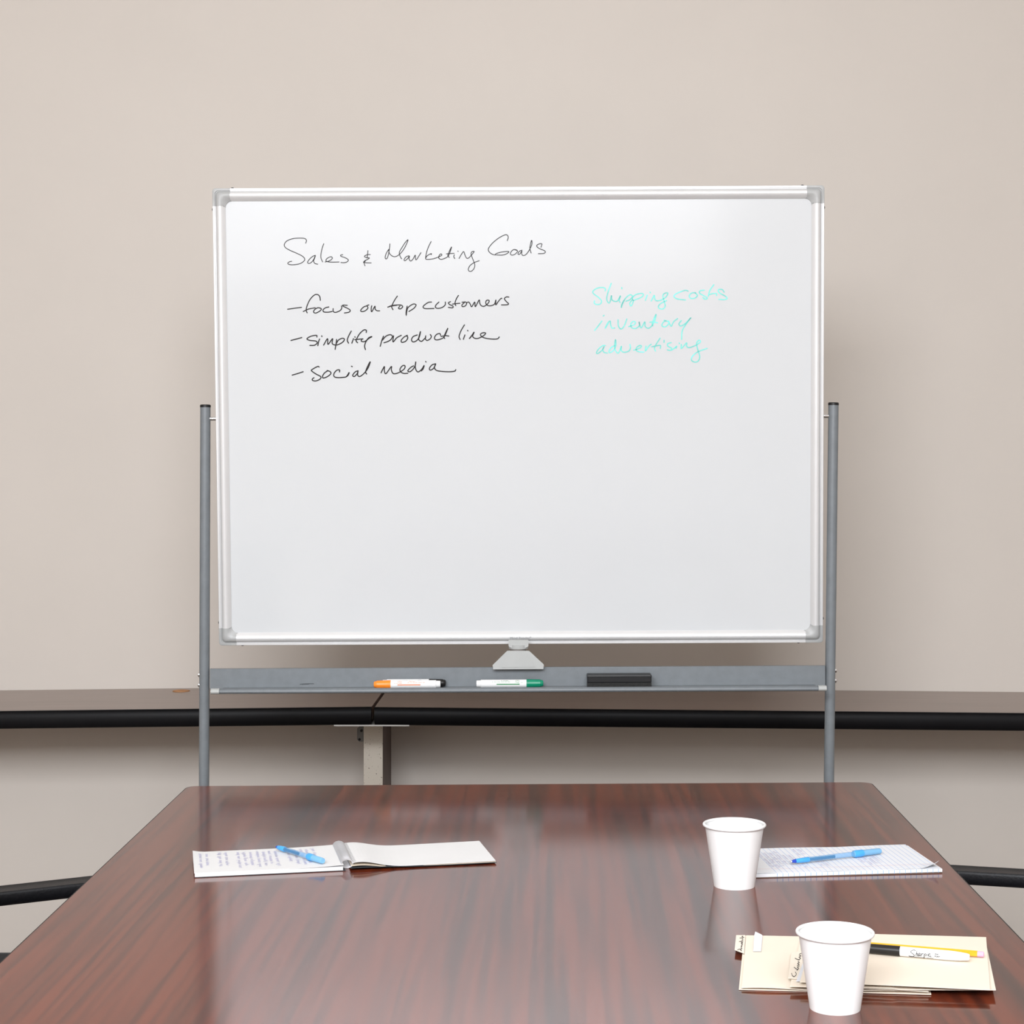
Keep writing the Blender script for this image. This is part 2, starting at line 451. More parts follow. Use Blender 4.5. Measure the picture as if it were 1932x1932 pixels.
def rail(a, b, out):
    obj('frame_rail', extrude_profile([(o_, w_) for o_, w_ in rp], a, b, N, out), M_alu, wb, OFF, smooth=True)
rail(BP(CL, BH, 0), BP(BW - CL, BH, 0), -V)
rail(BP(CL, 0, 0), BP(BW - CL, 0, 0), V)
rail(BP(0, CL, 0), BP(0, BH - CL, 0), U)
rail(BP(BW, CL, 0), BP(BW, BH - CL, 0), -U)
for (cu_, cv_, su, sv) in ((0, 0, 1, 1), (BW, 0, -1, 1), (0, BH, 1, -1), (BW, BH, -1, -1)):
    bm = bmesh.new(); rows = []
    for (t_, w_) in rp:
        rho = .007 + .007 * t_ / RW
        L_ = CL + 0.0006
        path = [(L_, t_)] + [(t_ + rho - rho * math.sin(a), t_ + rho - rho * math.cos(a)) for a in [math.pi / 2 * k / 8 for k in range(9)]] + [(t_, L_)]
        rows.append([bm.verts.new(BP(cu_ + su * x, cv_ + sv * y, w_ + .0009)) for x, y in path])
    for a, b in zip(rows, rows[1:]):
        for k in range(len(a) - 1): bm.faces.new((a[k], a[k + 1], b[k + 1], b[k]))
    bm.faces.new([r[0] for r in rows]); bm.faces.new([r[-1] for r in rows][::-1])
    obj('corner_cap', bm, M_corner, wb, OFF, smooth=True)
def cyl(p, q, r, n=16, bm=None): return tube([p, q], r, n, bm)
for (px, py, du, dv) in ((442, 353, 0, 1), (1511, 352, 0, 1), (401, 397, -1, 0), (1555, 393, 1, 0), (453, 1217, 0, -1), (1510, 1212, 0, -1), (410, 1178, -1, 0), (1554, 1170, 1, 0)):
    u = (P(px, py, 4.06) - BO).dot(U); v = (P(px, py, 4.06) - BO).dot(V)
    u = min(max(u, 0), BW) if du == 0 else (0 if du < 0 else BW); v = (0 if dv < 0 else BH) if dv else v
    p = BP(u, v, -.004)
    dirv = U * du + V * dv
    obj('screw', tube([p - dirv * .001, p + dirv * .0008, p + dirv * .0018], [.0034, .0034, .002], 10), M_cap, wb, OFF)
# posts
lt, lb = P(387.5, 768, DP), P(385, 1470, DP)
rt, rb = P(1572.5, 764, DP), P(1564, 1470, DP)
def floor_pt(a, b): return b + (b - a) * ((b.z - 0.06) / (a.z - b.z))
PR = 0.0114
for (a, b, s, rodpy, boltpy) in ((lt, lb, 1, 790, (1273, 1292)), (rt, rb, -1, 785, (1265, 1284))):
    fp = floor_pt(a, b)
    post = obj('post', tube([a, fp], PR, 24), M_steel, wb, OFF, smooth=True)
    dn = (fp - a).normalized()
    obj('post_cap', tube([a + dn * .0005, a - dn * .004, a - dn * .0055], [PR + .0006, PR + .0006, PR - .001], 24), M_cap, post, OFF, smooth=True)
    rp_ = P(0, rodpy, DP).z
    px_ = a.x + (fp.x - a.x) * ((rp_ - a.z) / (fp.z - a.z))
    edge = (BP(0, 0, 0) if s > 0 else BP(BW, 0, 0)).x
    obj('pivot_rod', tube([(px_ + s * .004, DP, rp_), (px_ + s * .034, DP, rp_)], .0043, 16), M_chrome, wb, OFF, smooth=True)
    bb = 0
    for py in boltpy:
        zz = P(0, py, DP).z
        xx = a.x + (fp.x - a.x) * ((zz - a.z) / (fp.z - a.z))
        obj('bolt', tube([(xx - s * .009, DP, zz), (xx - s * .0128, DP, zz), (xx - s * .0145, DP, zz)], [.0052, .0052, .003], 12), M_chrome, post, OFF, smooth=True)
    ft = obj('foot', box(fp.x - .018, fp.x + .018, DP - .30, DP + .30, .055, .085, .006), M_steel, wb, OFF)
    for yy in (-.27, .27):
        b2 = lathe([(-.011, .02), (-.009, .025), (.009, .025), (.011, .02)], 24, 'X')
        bmesh.ops.translate(b2, verts=b2.verts, vec=(fp.x, DP + yy, .0252))
        merge(b2, box(fp.x - .014, fp.x + .014, DP + yy - .012, DP + yy + .012, .045, .057))
        obj('caster', b2, M_cap, ft, OFF, smooth=True)
# pen tray
d0 = 4.055
A = P(396, 1262, d0); B = P(1557, 1256, d0)
up = Vector((0, 0, 1)); fw = Vector((0, -1, 0))
lip0 = 0.0366
bm = extrude_profile([(0, 0), (0, -.0445), (-.012, -.0445), (-.012, -.001), (-.010, 0)], A, B, up, fw)
k0 = (P(413, 1300, 3.99).x - A.x) / (B.x - A.x); k1 = (P(1545, 1294, 3.99).x - A.x) / (B.x - A.x)
extrude_profile([(0, -.0415), (.064, -.0415), (.064, -.0445), (0, -.0445)], A.lerp(B, k0), A.lerp(B, k1), up, fw, bm)
tray = obj('pen_tray', bm, M_steel, wb, OFF)
la = P(412, 1300, 3.99); lb_ = P(1546, 1294.5, 3.99)
lprof = [(-.0065, -.0100), (-.0065, -.0006), (-.006, 0), (.001, 0), (.0035, -.0012), (.0055, -.0035), (.006, -.006), (.005, -.0085), (.002, -.0105)]
obj('tray_lip', extrude_profile(lprof, la, lb_, up, fw), M_steel, tray, OFF, smooth=True)
ldir = (lb_ - la).normalized()
for (p, q) in ((P(398, 1299.4, 3.988), P(414, 1299.4, 3.988)), (P(1544, 1293.6, 3.988), P(1559, 1293.6, 3.988))):
    obj('tray_end_cap', extrude_profile([(o_ * 1.1, z_ * 1.12) for o_, z_ in lprof], p, q, up, fw), M_latch, tray, OFF, smooth=True)
def TRP(px, dy, dz):                         # a point over the tray shelf: pixel column, depth offset from the plate, height over the shelf
    x = (px - CX) * (d0 - dy) / F
    f = (x - A.x) / (B.x - A.x)
    return Vector((x, d0 - dy, A.z + (B.z - A.z) * f - .0415 + dz))
# scuff on the plate
bm = bmesh.new()
def fplate(u, v, l): return Vector(((u - CX) * d0 / F, d0 - .0003, ZC - (v - CY) * d0 / F))
ribbon(bm, [(566, 1291), (575, 1290), (592, 1290)], 0.9, fplate)
ribbon(bm, [(570, 1292), (583, 1291)], 0.6, fplate)
obj('scuff_mark', bm, M_cap, tray, OFF)
# latch in the middle of the tray
dl = d0 + .006
def prism_front(pxy, da, db_, m, name, par, bev=.0012, sm=False):
    pts = [P(x, y, da) for x, y in pxy]
    b = bmesh.new()
    f_ = [b.verts.new((p.x, da, p.z)) for p in pts]; k_ = [b.verts.new((p.x, db_, p.z)) for p in pts]; n = len(pts)
    fr = b.faces.new(f_); b.faces.new(k_[::-1])
    for k in range(n): b.faces.new((f_[k], f_[(k + 1) % n], k_[(k + 1) % n], k_[k]))
    if bev:
        b.normal_update(); bmesh.ops.bevel(b, geom=list(fr.edges), offset=bev, segments=2, affect='EDGES')
    return obj(name, b, m, par, OFF, smooth=sm)
base = prism_front([(933, 1260), (932.6, 1256), (958, 1231), (997, 1231), (1023, 1255), (1022.5, 1259.5)], 4.035, 4.075, M_latch, 'latch', wb, .0035)
prism_front([(966, 1233), (946, 1258.5), (1009, 1258), (990, 1233)], 4.0335, 4.036, M_latch, 'latch_plate', base, .0008)
b = lathe([(0, .0175), (.0105, .0175)], 32, 'Z'); c0 = P(977.5, 1231.5, 4.055); bmesh.ops.translate(b, verts=b.verts, vec=c0)
obj('latch_collar', b, M_ring, base, OFF, smooth=True)
arc = [(960.5 + 35.5 * (0.5 - 0.5 * math.cos(a)), 1218 + 4.5 * math.sin(a)) for a in [math.pi * k / 12 for k in range(13)]]
prism_front([(960.3, 1209)] + arc + [(996.3, 1209)], 4.0405, 4.066, M_latch, 'latch_knob', base, .0012)
b = lathe([(0, .0213), (.0018, .0218), (.009, .0218)], 32, 'Z'); c0 = P(978.3, 1223.4, 4.057); bmesh.ops.translate(b, verts=b.verts, vec=c0)
obj('latch_knob_rim', b, M_latch, base, OFF, smooth=True)
# maker's lettering on the bottom rail
u0 = (P(962, 1206, 4.085) - BO).dot(U)
def frail(u, v, l): return BP(u0 + u, 0.0118 + v, .0085)
obj('lettering', text_mesh('Mind Reader', 0.0087, frail, text_mesh('\u00ae', 0.0045, lambda u, v, l: frail(u + .0445, v + .004, l))), M_grey_ink, wb, OFF)

# handwriting traced on the board
def onboard(ox, oy):
    Q = BP(0, 0, -0.0006)
    def f(u, v, l):
        px, py = ox + u / 6.44, oy + v / 6.44
        dr = Vector(((px - CX) / F, 1, -(py - CY) / F)); o_ = Vector((0, 0, ZC))
        return o_ + dr * ((Q - o_).dot(N) / dr.dot(N)) + N * l
    return f
fA, fB, fC = onboard(500, 420), onboard(780, 420), onboard(1100, 500)
def write(name, m, *sets):
    bm = bmesh.new(); k = 0
    for f, w, strokes in sets:
        for s in strokes:
            ribbon(bm, s, w, f, k * 4e-6); k += 1
    o = obj(name, bm, m, ws, OFF); return o
title_A = [[(495,250),(503,215),(480,193),(420,188),(340,195),(270,220),(235,262),(245,300),(300,335),(380,370),(450,405),(482,440),(470,470),(420,500),(340,513),(290,507),(277,492),(300,475),(325,470)],
 [(612,398),(580,410),(540,445),(518,480),(530,497),(560,485),(590,450),(612,400),(600,440),(590,465),(605,495),(640,505)],
 [(714,256),(695,310),(680,380),(680,430),(700,478)],
 [(730,478),(780,465),(815,440),(812,418),(785,418),(750,440),(740,462),(760,475),(820,480),(900,478)],
 [(945,390),(920,395),(925,410),(970,425),(1010,450),(1000,475),(960,487),(922,485)],
 [(1250,340),(1247,380),(1240,430)],[(1280,388),(1240,390),(1208,410),(1230,425),(1268,430),(1240,450),(1210,465),(1197,485),(1230,488),(1290,490)],[(1225,455),(1205,490),(1215,525)],
 [(1517,258),(1510,330),(1490,420),(1470,442),(1460,420),(1475,370),(1505,325),(1505,350),(1520,385),(1560,412),(1600,408),(1650,370),(1700,300),(1738,210),(1705,240),(1660,310),(1633,360),(1640,405),(1660,440)],
 [(1750,403),(1715,415),(1690,450),(1700,463),(1730,440),(1755,408),(1750,440),(1770,467),(1800,440),(1825,395),(1828,430),(1840,450),(1895,365)]]
title_B = [[(215,230),(185,290),(160,360),(148,430),(165,405),(200,383),(220,378),(214,390)],[(148,430),(150,442),(170,447),(240,440),(310,415),(345,395),(335,380),(315,395),(308,430),(340,447),(400,425),(430,395),(465,295),(440,340),(418,400),(437,423)],
 [(400,380),(450,376),(495,373)],[(497,390),(490,415),(503,437)],[(540,345),(543,350)],
 [(555,435),(580,390),(610,352),(625,390),(645,430),(670,430),(700,400),(738,352),(710,355),(700,385),(720,440),(745,510),(735,560),(700,592),(672,585),(668,560),(690,520),(740,485),(800,463)],
 [(1140,220),(1152,180),(1140,152),(1110,150),(1040,185),(960,250),(912,315),(920,355),(960,385),(1000,393)],[(1000,393),(998,383),(1030,368),(1090,355),(1160,352),(1130,380),(1080,394),(1010,393)],
 [(1260,335),(1220,328),(1190,350),(1178,380),(1200,395),(1240,380),(1265,345),(1235,330)],[(1320,335),(1285,350),(1270,380),(1290,385),(1318,345),(1315,380),(1335,400),(1370,385),(1410,330),(1440,260),(1437,215),(1425,250),(1415,310),(1430,370)],
 [(1550,300),(1560,258),(1520,262),(1497,285),(1530,315),(1590,340),(1603,360),(1580,375),(1517,378)]]
write('heading_handwriting', M_inkthin, (fA, 9.5, title_A), (fB, 9.5, title_B))
l2A = [[(275,1053),(360,1040),(443,1030)],[(672,945),(665,900),(640,875),(600,880),(550,930),(515,1000),(500,1060),(512,1097)],[(465,1080),(530,1050),(610,1035)],
 [(675,1040),(640,1035),(600,1060),(592,1090),(620,1098),(665,1075),(685,1050),(665,1036)],[(775,1025),(735,1035),(706,1060),(715,1085),(770,1088),(815,1080)],[(828,1045),(830,1080),(860,1090),(910,1070),(932,1040),(930,1012)],
 [(1000,1005),(950,1003),(948,1015),(1000,1040),(1035,1065),(1020,1088),(965,1098)],[(1240,1010),(1200,1025),(1165,1060),(1170,1080),(1210,1075),(1250,1040),(1240,1010),(1262,1000)],
 [(1297,1010),(1290,1045),(1297,1083),(1335,1015),(1338,1050),(1360,1070),(1393,1072)],[(1608,893),(1570,950),(1540,1020),(1555,1058)],[(1492,1028),(1540,1008),(1620,1000),(1660,1005),(1672,1025),(1645,1048),(1622,1040),(1640,1012)],[(1492,1026),(1550,1012),(1600,1004)],
 [(1727,1015),(1715,1080),(1716,1128),(1722,1080),(1740,1030),(1800,990),(1835,1000),(1810,1040),(1748,1080)]]
l2B = [[(220,965),(180,970),(130,1005),(118,1030),(150,1045),(250,1043)],[(310,965),(275,1000),(268,1030),(300,1042),(350,1030),(385,1000),(388,965)],[(450,960),(425,975),(440,995),(480,1015),(475,1035),(425,1030)],
 [(547,885),(520,930),(505,980),(515,1008)],[(475,990),(520,984),(565,980)],[(620,970),(590,1000),(595,1020),(625,1015),(645,990),(635,965),(590,968)],
 [(645,975),(670,965),(690,990),(708,1022),(745,965),(752,1022),(798,940),(805,975),(820,1005),(850,1018),(880,1005),(915,970),(918,945),(890,945),(878,975),(900,1005),(940,1010),(985,990),(1002,938),(1000,1000),(1030,960),(1060,925),(1075,920)],
 [(1160,905),(1130,903),(1105,925),(1130,960),(1155,985),(1140,998),(1070,1000)]]
write('handwriting', M_ink, (fA, 12.5, l2A), (fB, 12.5, l2B))
l3A = [[(315,1432),(380,1415),(447,1397)],[(630,1390),(625,1370),(560,1380),(510,1410),(540,1430),(620,1440),(632,1465),(600,1490),(545,1492)],[(663,1415),(650,1450),(642,1495)],[(689,1376),(691,1385)],
 [(712,1488),(760,1410),(765,1480),(820,1410),(815,1460),(832,1482),(880,1485),(940,1455),(965,1420),(940,1405),(890,1430),(862,1480)],[(870,1420),(862,1480),(852,1540)],
 [(1048,1318),(1015,1380),(1000,1430),(1015,1465)],[(1075,1410),(1055,1465)],[(1091,1387),(1095,1394)],[(1230,1335),(1230,1308),(1200,1305),(1150,1350),(1115,1410),(1108,1440),(1125,1460)],[(1090,1422),(1150,1416),(1190,1413)],
 [(1178,1415),(1170,1440),(1210,1445),(1265,1405),(1300,1385),(1260,1400),(1225,1450),(1210,1500),(1220,1543)],
 [(1440,1380),(1420,1430),(1400,1503)],[(1425,1430),(1470,1380),(1520,1362),(1548,1380),(1530,1420),(1490,1445),(1445,1460)],[(1562,1375),(1555,1450),(1600,1400),(1655,1370)],[(1730,1370),(1690,1390),(1655,1430),(1665,1455),(1710,1440),(1735,1400),(1720,1372)],
 [(1850,1365),(1800,1385),(1780,1425),(1800,1450),(1840,1435),(1872,1395),(1890,1320),(1875,1370),(1868,1420),(1898,1443),(1925,1425),(1953,1395)]]
l3B = [[(150,1375),(145,1410),(165,1432),(200,1415),(218,1385),(205,1360)],[(330,1370),(320,1348),(280,1360),(255,1400),(275,1425),(330,1415),(375,1385),(418,1285),(400,1320),(372,1385),(380,1408)],[(335,1383),(390,1374),(430,1378)],
 [(620,1243),(580,1310),(555,1380),(567,1420)],[(625,1365),(607,1418)],[(658,1309),(662,1316)],[(680,1408),(710,1370),(738,1330),(720,1380),(745,1405),(790,1405),(850,1375),(878,1345),(850,1338),(815,1355),(830,1385),(880,1405),(960,1415),(1020,1412),(1043,1390)],[(682,1408),(716,1368)]]
write('handwriting', M_ink, (fA, 13.5, l3A), (fB, 13, l3B))
l4A = [[(330,1853),(400,1833),(463,1812)],[(658,1755),(640,1748),(580,1780),(565,1800),(620,1840),(675,1870),(670,1900),(620,1923),(580,1918),(575,1900),(595,1885)],[(760,1800),(720,1830),(698,1870),(710,1888),(760,1870),(800,1835),(790,1810),(755,1797)],
 [(905,1815),(905,1790),(870,1795),(838,1835),(840,1870),(880,1883),(950,1880),(990,1870),(1022,1820),(1012,1850),(990,1872)],[(1050,1745),(1060,1750)],
 [(1130,1800),(1095,1815),(1065,1855),(1085,1870),(1120,1835),(1130,1805),(1125,1850),(1150,1870),(1200,1835),(1250,1770),(1280,1690),(1255,1730),(1225,1800),(1225,1825),(1235,1840)],
 [(1410,1825),(1450,1748),(1450,1800),(1470,1835),(1535,1748),(1535,1790),(1560,1835),(1620,1825),(1690,1780),(1700,1740),(1670,1740),(1640,1780),(1650,1815),(1690,1833),(1735,1830)],[(1412,1820),(1430,1780)],
 [(1805,1740),(1770,1760),(1735,1800),(1760,1812),(1800,1780),(1825,1735),(1832,1688),(1825,1750),(1840,1800),(1865,1813),(1905,1780),(1933,1735),(1922,1775),(1899,1802)]]
l4B = [[(148,1687),(153,1694)],[(270,1715),(225,1730),(195,1770),(205,1793),(245,1770),(272,1718),(255,1760),(280,1795),(350,1808),(440,1812),(500,1805),(515,1787)],[(98,1800),(120,1768)]]
write('handwriting', M_ink, (fA, 13.5, l4A), (fB, 13.5, l4B))
t1 = [[(268,315),(270,285),(230,272),(165,285),(120,320),(130,350),(190,395),(225,440),(205,475),(160,478),(135,460),(140,435)],[(343,222),(310,310),(288,400),(300,450),(325,455),(345,370),(350,420),(380,440),(420,435),(455,372),(440,430),(450,455)],[(470,272),(472,290)],
 [(500,430),(480,470),(465,518),(475,470),(520,400),(570,362),(600,380),(570,420),(520,440)],[(600,420),(570,460),(575,495),(590,490),(610,440),(600,400),(640,360),(710,345),(733,360),(710,390),(640,420),(610,430)],[(780,365),(757,430)],[(813,328),(818,338)],
 [(828,438),(860,375),(867,372),(875,420),(905,435),(960,420),(1010,385),(1030,340),(990,345),(970,375),(985,440),(998,495),(975,532),(930,530),(915,505),(940,470),(985,445),(1015,432)],
 [(1278,318),(1240,308),(1150,340),(1105,375),(1140,410),(1245,425)],[(1370,338),(1320,340),(1290,375),(1310,405),(1360,400),(1390,370),(1360,338)],[(1472,305),(1420,315),(1420,345),(1480,380),(1510,405),(1480,415),(1455,395)],
 [(1590,238),(1540,310),(1522,380)],[(1535,358),(1580,346),(1620,347),(1622,372)],[(1715,330),(1690,297),(1645,300),(1655,335),(1730,380),(1750,405),(1720,420),(1650,417)]]
t2 = [[(230,680),(185,740),(140,795)],[(245,620),(256,610)],[(268,768),(300,705),(330,680),(335,725),(350,765),(385,765)],[(272,766),(310,700)],[(425,665),(430,740),(462,778),(500,740),(532,655)],
 [(555,748),(620,725),(635,695),(610,685),(580,715),(590,760),(640,770),(685,735),(680,690),(705,765),(750,690),(755,745),(790,768),(830,745),(870,680),(888,598),(850,680),(840,720),(848,740)],[(812,695),(860,690),(905,703)],
 [(1010,675),(970,700),(960,740),(1000,750),(1035,720),(1040,690),(985,672)],[(1040,680),(1070,745),(1100,690),(1150,650)],[(1195,675),(1165,715),(1190,740),(1250,705),(1312,638),(1250,720),(1205,800),(1198,905)]]
t3 = [[(270,978),(240,980),(190,1020),(163,1065),(180,1075),(230,1035),(258,990),(240,1030),(255,1060),(295,1070)],[(385,980),(345,1000),(315,1045),(325,1065),(365,1040),(398,980),(395,905),(385,960),(390,1030),(425,1072),(450,1030),(467,985),(465,1040),(500,1060),(555,1045),(575,1010),(570,965)],
 [(615,1035),(690,1010),(710,985),(685,978),(650,1005),(650,1040),(690,1055),(740,1058)],[(765,985),(757,1045),(800,985),(828,962)],[(937,888),(890,960),(868,1010),(880,1045)],[(835,993),(890,982),(940,978),(938,1015)],[(985,913),(984,940)],
 [(1072,943),(1030,955),(1030,985),(1075,1010),(1060,1037),(1025,1030)],[(1075,1035),(1110,1010),(1140,985),(1130,1010)],[(1168,945),(1172,956)],
 [(1195,965),(1195,1015),(1258,945),(1258,985),(1290,1003),(1370,975),(1425,935),(1410,912),(1380,950),(1395,1030),(1418,1110),(1400,1165),(1360,1180),(1320,1160),(1325,1115),(1370,1070),(1430,1040),(1508,1013)]]
for ts in (t1, t2, t3):
    o = write('handwriting', M_teal, (fC, 13.5, ts)); o['label'] = 'teal handwriting'

# ------------------------------------------------------------------ markers and eraser on the tray
def on_cyl(r, ang0):
    """u along the axis, v up the side facing ang0"""
    def f(u, v, l):
        a = ang0 + v / r
        return Vector((u, -math.cos(a) * (r + .00025 + l), math.sin(a) * (r + .00025 + l)))
    return f
def dry_marker(label, p, q, mcap, mprint, dark):
    """p = cap end, q = barrel end, at the axis"""
    d = q - p; L = d.length
    t = thing('dry_erase_marker', label, 'marker', p, 0, 'dry-erase markers on the tray', rot=(0, -math.asin(d.z / L), math.atan2(d.y, d.x)))
    r = .0088
    cl = .037
    obj('cap', lathe([(0, r * .62), (.002, r * .8), (.006, r * .86), (.0065, r * .97), (cl - .001, r * 1.06), (cl, r * 1.02)], 28, 'X'), mcap, t, smooth=True)
    br_ = obj('barrel', lathe([(cl, r * .9), (cl, r), (L - .010, r), (L - .009, r * .86), (L - .001, r * .84), (L, r * .76)], 28, 'X'), M_bwhite, t, smooth=True)
    f = on_cyl(r, math.radians(10))
    if math.cos(t.rotation_euler.z) < 0:
        g = f
        f = lambda u, v, l: (lambda w: Vector((w.x, -w.y, w.z)))(g(u, v, l))
    bm = bmesh.new()
    ribbon(bm, [(cl + .016, -.0018), (cl + .065, -.0018)], .0022, f)
    o = obj('colour_bar', bm, mprint, br_)
    bm = bmesh.new()
    ring = [(cl + .020 + .0042 * math.cos(a), .0048 + .0026 * math.sin(a)) for a in [2 * math.pi * k / 14 for k in range(15)]]
    ribbon(bm, ring, .0006, f)
    ribbon(bm, [(cl + .018, .0045), (cl + .020, .0055), (cl + .022, .0042)], .0006, f)
    for s in scribble(cl + .036, cl + .076, .0010) + []: ribbon(bm, [(a, b_ + .0030) for a, b_ in s], .0004, f)
    for s in scribble(cl + .040, cl + .056, .0010): ribbon(bm, [(a, b_ + .0058) for a, b_ in s], .0004, f)
    for s in scribble(cl + .008, cl + .026, .0008): ribbon(bm, [(a, b_ + .0012) for a, b_ in s], .0004, f)
    obj('printed_label', bm, mprint, br_)
    return t
r = .0088 * 1.06
dry_marker('orange-capped dry-erase marker lying in front on the tray', TRP(705.5, .036, r), TRP(831, .034, r), M_orange, M_oprint, 0)
dry_marker('black-capped dry-erase marker lying behind the orange one', TRP(841, .0145, r), TRP(722, .0125, r), M_capblk, M_grey_ink, 1)
dry_marker('green-capped dry-erase marker lying alone mid tray', TRP(1025, .030, r), TRP(899, .032, r), M_green, M_gprint, 1)

p = TRP(1168, .0275, .0002)
t = thing('whiteboard_eraser', 'black felt whiteboard eraser at the right of the tray', 'eraser', p, math.atan2(B.z - A.z, B.x - A.x) * 0, rot=(0, -math.asin((B.z - A.z) / (B.x - A.x)), 0))
hw = .0705
obj('felt_pad', box(-hw, hw, -.021, .021, 0, .012, .002), M_felt, t)
bm = box(-hw, hw, -.0215, .0215, .0115, .0285, .002)
obj('shell', bm, M_eras, t)
o = obj('shell_rim', box(-hw - .0008, hw + .0008, -.022, .022, .0245, .0265, .0006), M_eras, t)

# ------------------------------------------------------------------ conference table
cTL, cTR = T(352, 1482.5), T(1645, 1475)
yN = 0.85
eL, eR = T(0, 1812), T(1932, 1772.5)
def ext(a, b, y): 
    k = (y - a.y) / (b.y - a.y); return Vector((a.x + (b.x - a.x) * k, y, TZ))
cNL, cNR = ext(cTL, eL, yN), ext(cTR, eR, yN)
def rounded(poly, r, n=8):
    out = []; m_ = len(poly)
    for i in range(m_):
        a, b, c_ = [Vector(poly[(i + k) % m_]) for k in (-1, 0, 1)]
        d1, d2 = (a - b).normalized(), (c_ - b).normalized()
        th_ = math.acos(max(-1, min(1, d1.dot(d2)))); k = r / math.tan(th_ / 2)
        s, e = b + d1 * k, b + d2 * k
        cen = b + (d1 + d2).normalized() * (r / math.sin(th_ / 2))
        a0 = math.atan2(*(s - cen).yx); a1 = math.atan2(*(e - cen).yx)
        da = (a1 - a0 + math.pi) % (2 * math.pi) - math.pi
        for j in range(n + 1):
            an = a0 + da * j / n; out.append((cen.x + r * math.cos(an), cen.y + r * math.sin(an)))
    return out
quad = [tuple(v.xy) for v in (cNL, cNR, cTR, cTL)]
ctr = Vector((sum(q[0] for q in quad) / 4, sum(q[1] for q in quad) / 4))
def inset(q, e): return [(x + (e if x < ctr.x else -e), y + (e if y < ctr.y else -e)) for x, y in q]
tb = thing('conference_table', 'long dark red mahogany conference table in the foreground', 'table', (ctr.x, ctr.y, 0))
obj('edge_band', prism(rounded(quad, .026), TZ - .03, TZ - .0003, .0025), M_tmould, tb, tb.location)
obj('tabletop', prism(rounded(inset(quad, .0040), .024), TZ - .0014, TZ, .0004), M_table, tb, tb.location)
for yy in (1.35, 3.0):
    obj('leg', box(-.36, .30, yy - .02, yy + .02, 0, TZ - .03, .003), M_table, tb, tb.location)
obj('stretcher', box(-.05, -.01, 1.37, 2.98, .25, .6, .003), M_table, tb, tb.location)

# ------------------------------------------------------------------ office chairs
def chair(label, loc, f):
    t = thing('office_chair', label, 'chair', loc, math.atan2(f[1], f[0]), 'chairs at the conference table')
    obj('seat', box(-.23, .24, -.235, .235, .43, .50, .03, 4), M_fabric, t, smooth=True)
    bm = box(-.30, -.245, -.225, .225, .56, 1.0, .022, 4)
    obj('backrest', bm, M_fabric, t, smooth=True)
    obj('back_bar', tube([(-.10, 0, .425), (-.29, 0, .425), (-.318, 0, .46), (-.312, 0, .72)], .014, 12), M_cap, t, smooth=True)
    az = .693 - .0
    for s in (1, -1):
        bm = bmesh.new()
        # rounded pad: a flat top face with a step down to the curved side
        prof = [(-.0256, -.0045), (-.0246, -.0006), (-.0232, .0004), (-.0222, 0), (.0222, 0), (.0232, .0004), (.0246, -.0006), (.0256, -.0045), (.0250, -.013), (.0225, -.020), (.018, -.0240), (-.018, -.0240), (-.0225, -.020), (-.0250, -.013)]
        xs = [-.17, -.165, -.15, .19, .207, .217, .22]; sc_ = [.55, .8, 1, 1, .85, .6, .3]
        rings = []
        for x, k in zip(xs, sc_):
            rings.append([bm.verts.new((x, s * .25 + o_ * k, az - .012 + (z_ + .012) * (.6 + .4 * k))) for o_, z_ in prof])
        n = len(prof)
        for a, b in zip(rings, rings[1:]):
            for k in range(n): bm.faces.new((a[k], a[(k + 1) % n], b[(k + 1) % n], b[k]))
        bm.faces.new(rings[0]); bm.faces.new(rings[-1][::-1])
        ar = obj('armrest', bm, M_arm, t, smooth=True)
        obj('arm_support', tube([(-.115, s * .25, az - .02), (-.115, s * .262, .52), (-.10, s * .255, .44), (-.06, s * .20, .415), (0, s * .10, .415)], .013, 10), M_cap, ar, smooth=True)
    obj('gas_column', tube([(0, 0, .10), (0, 0, .26), (0, 0, .261), (0, 0, .43)], [.028, .028, .016, .016], 16), M_cap, t, smooth=True)
    for k in range(5):
        a = 2 * math.pi * k / 5 + .3
        c_, s_ = math.cos(a), math.sin(a)
        lg = obj('base_leg', tube([(0, 0, .11), (c_ * .15, s_ * .15, .10), (c_ * .29, s_ * .29, .075)], [.026, .02, .014], 10), M_cap, t, smooth=True)
        b2 = lathe([(-.014, .02), (-.012, .026), (.012, .026), (.014, .02)], 20, 'X')
        bmesh.ops.rotate(b2, verts=b2.verts, cent=(0, 0, 0), matrix=Matrix.Rotation(a + math.pi / 2, 3, 'Z'))
        bmesh.ops.translate(b2, verts=b2.verts, vec=(c_ * .29, s_ * .29, .0265))
        merge(b2, tube([(c_ * .29, s_ * .29, .03), (c_ * .29, s_ * .29, .075)], .006, 8))
        obj('caster', b2, M_cap, lg, smooth=True)
    return t
ARM = .693
def chair_at(p1, p2, sgn, tipx, label):
    """p1, p2: two photo pixels on the far upper edge of the arm, p1 nearer the tip"""
    def at(px, py):
        d = F * (ZC - ARM) / (py - CY); return P(px, py, d)
    a, b = at(*p1), at(*p2)
    f = (a - b); f.z = 0; f.normalize()
    nrm = Vector((-f.y, f.x, 0)) * sgn
    k = (tipx - a.x) / f.x
    tip = a + f * k
    root = tip - f * .22 - nrm * .272; root.z = 0
    return chair(label, root, f)
chair_at((173, 1653), (0, 1672), 1, -.655, 'black office chair left of the table, one flat armrest in view')
chair_at((1800, 1632.5), (1932, 1640), -1, .672, 'black office chair right of the table, one rounded armrest in view')

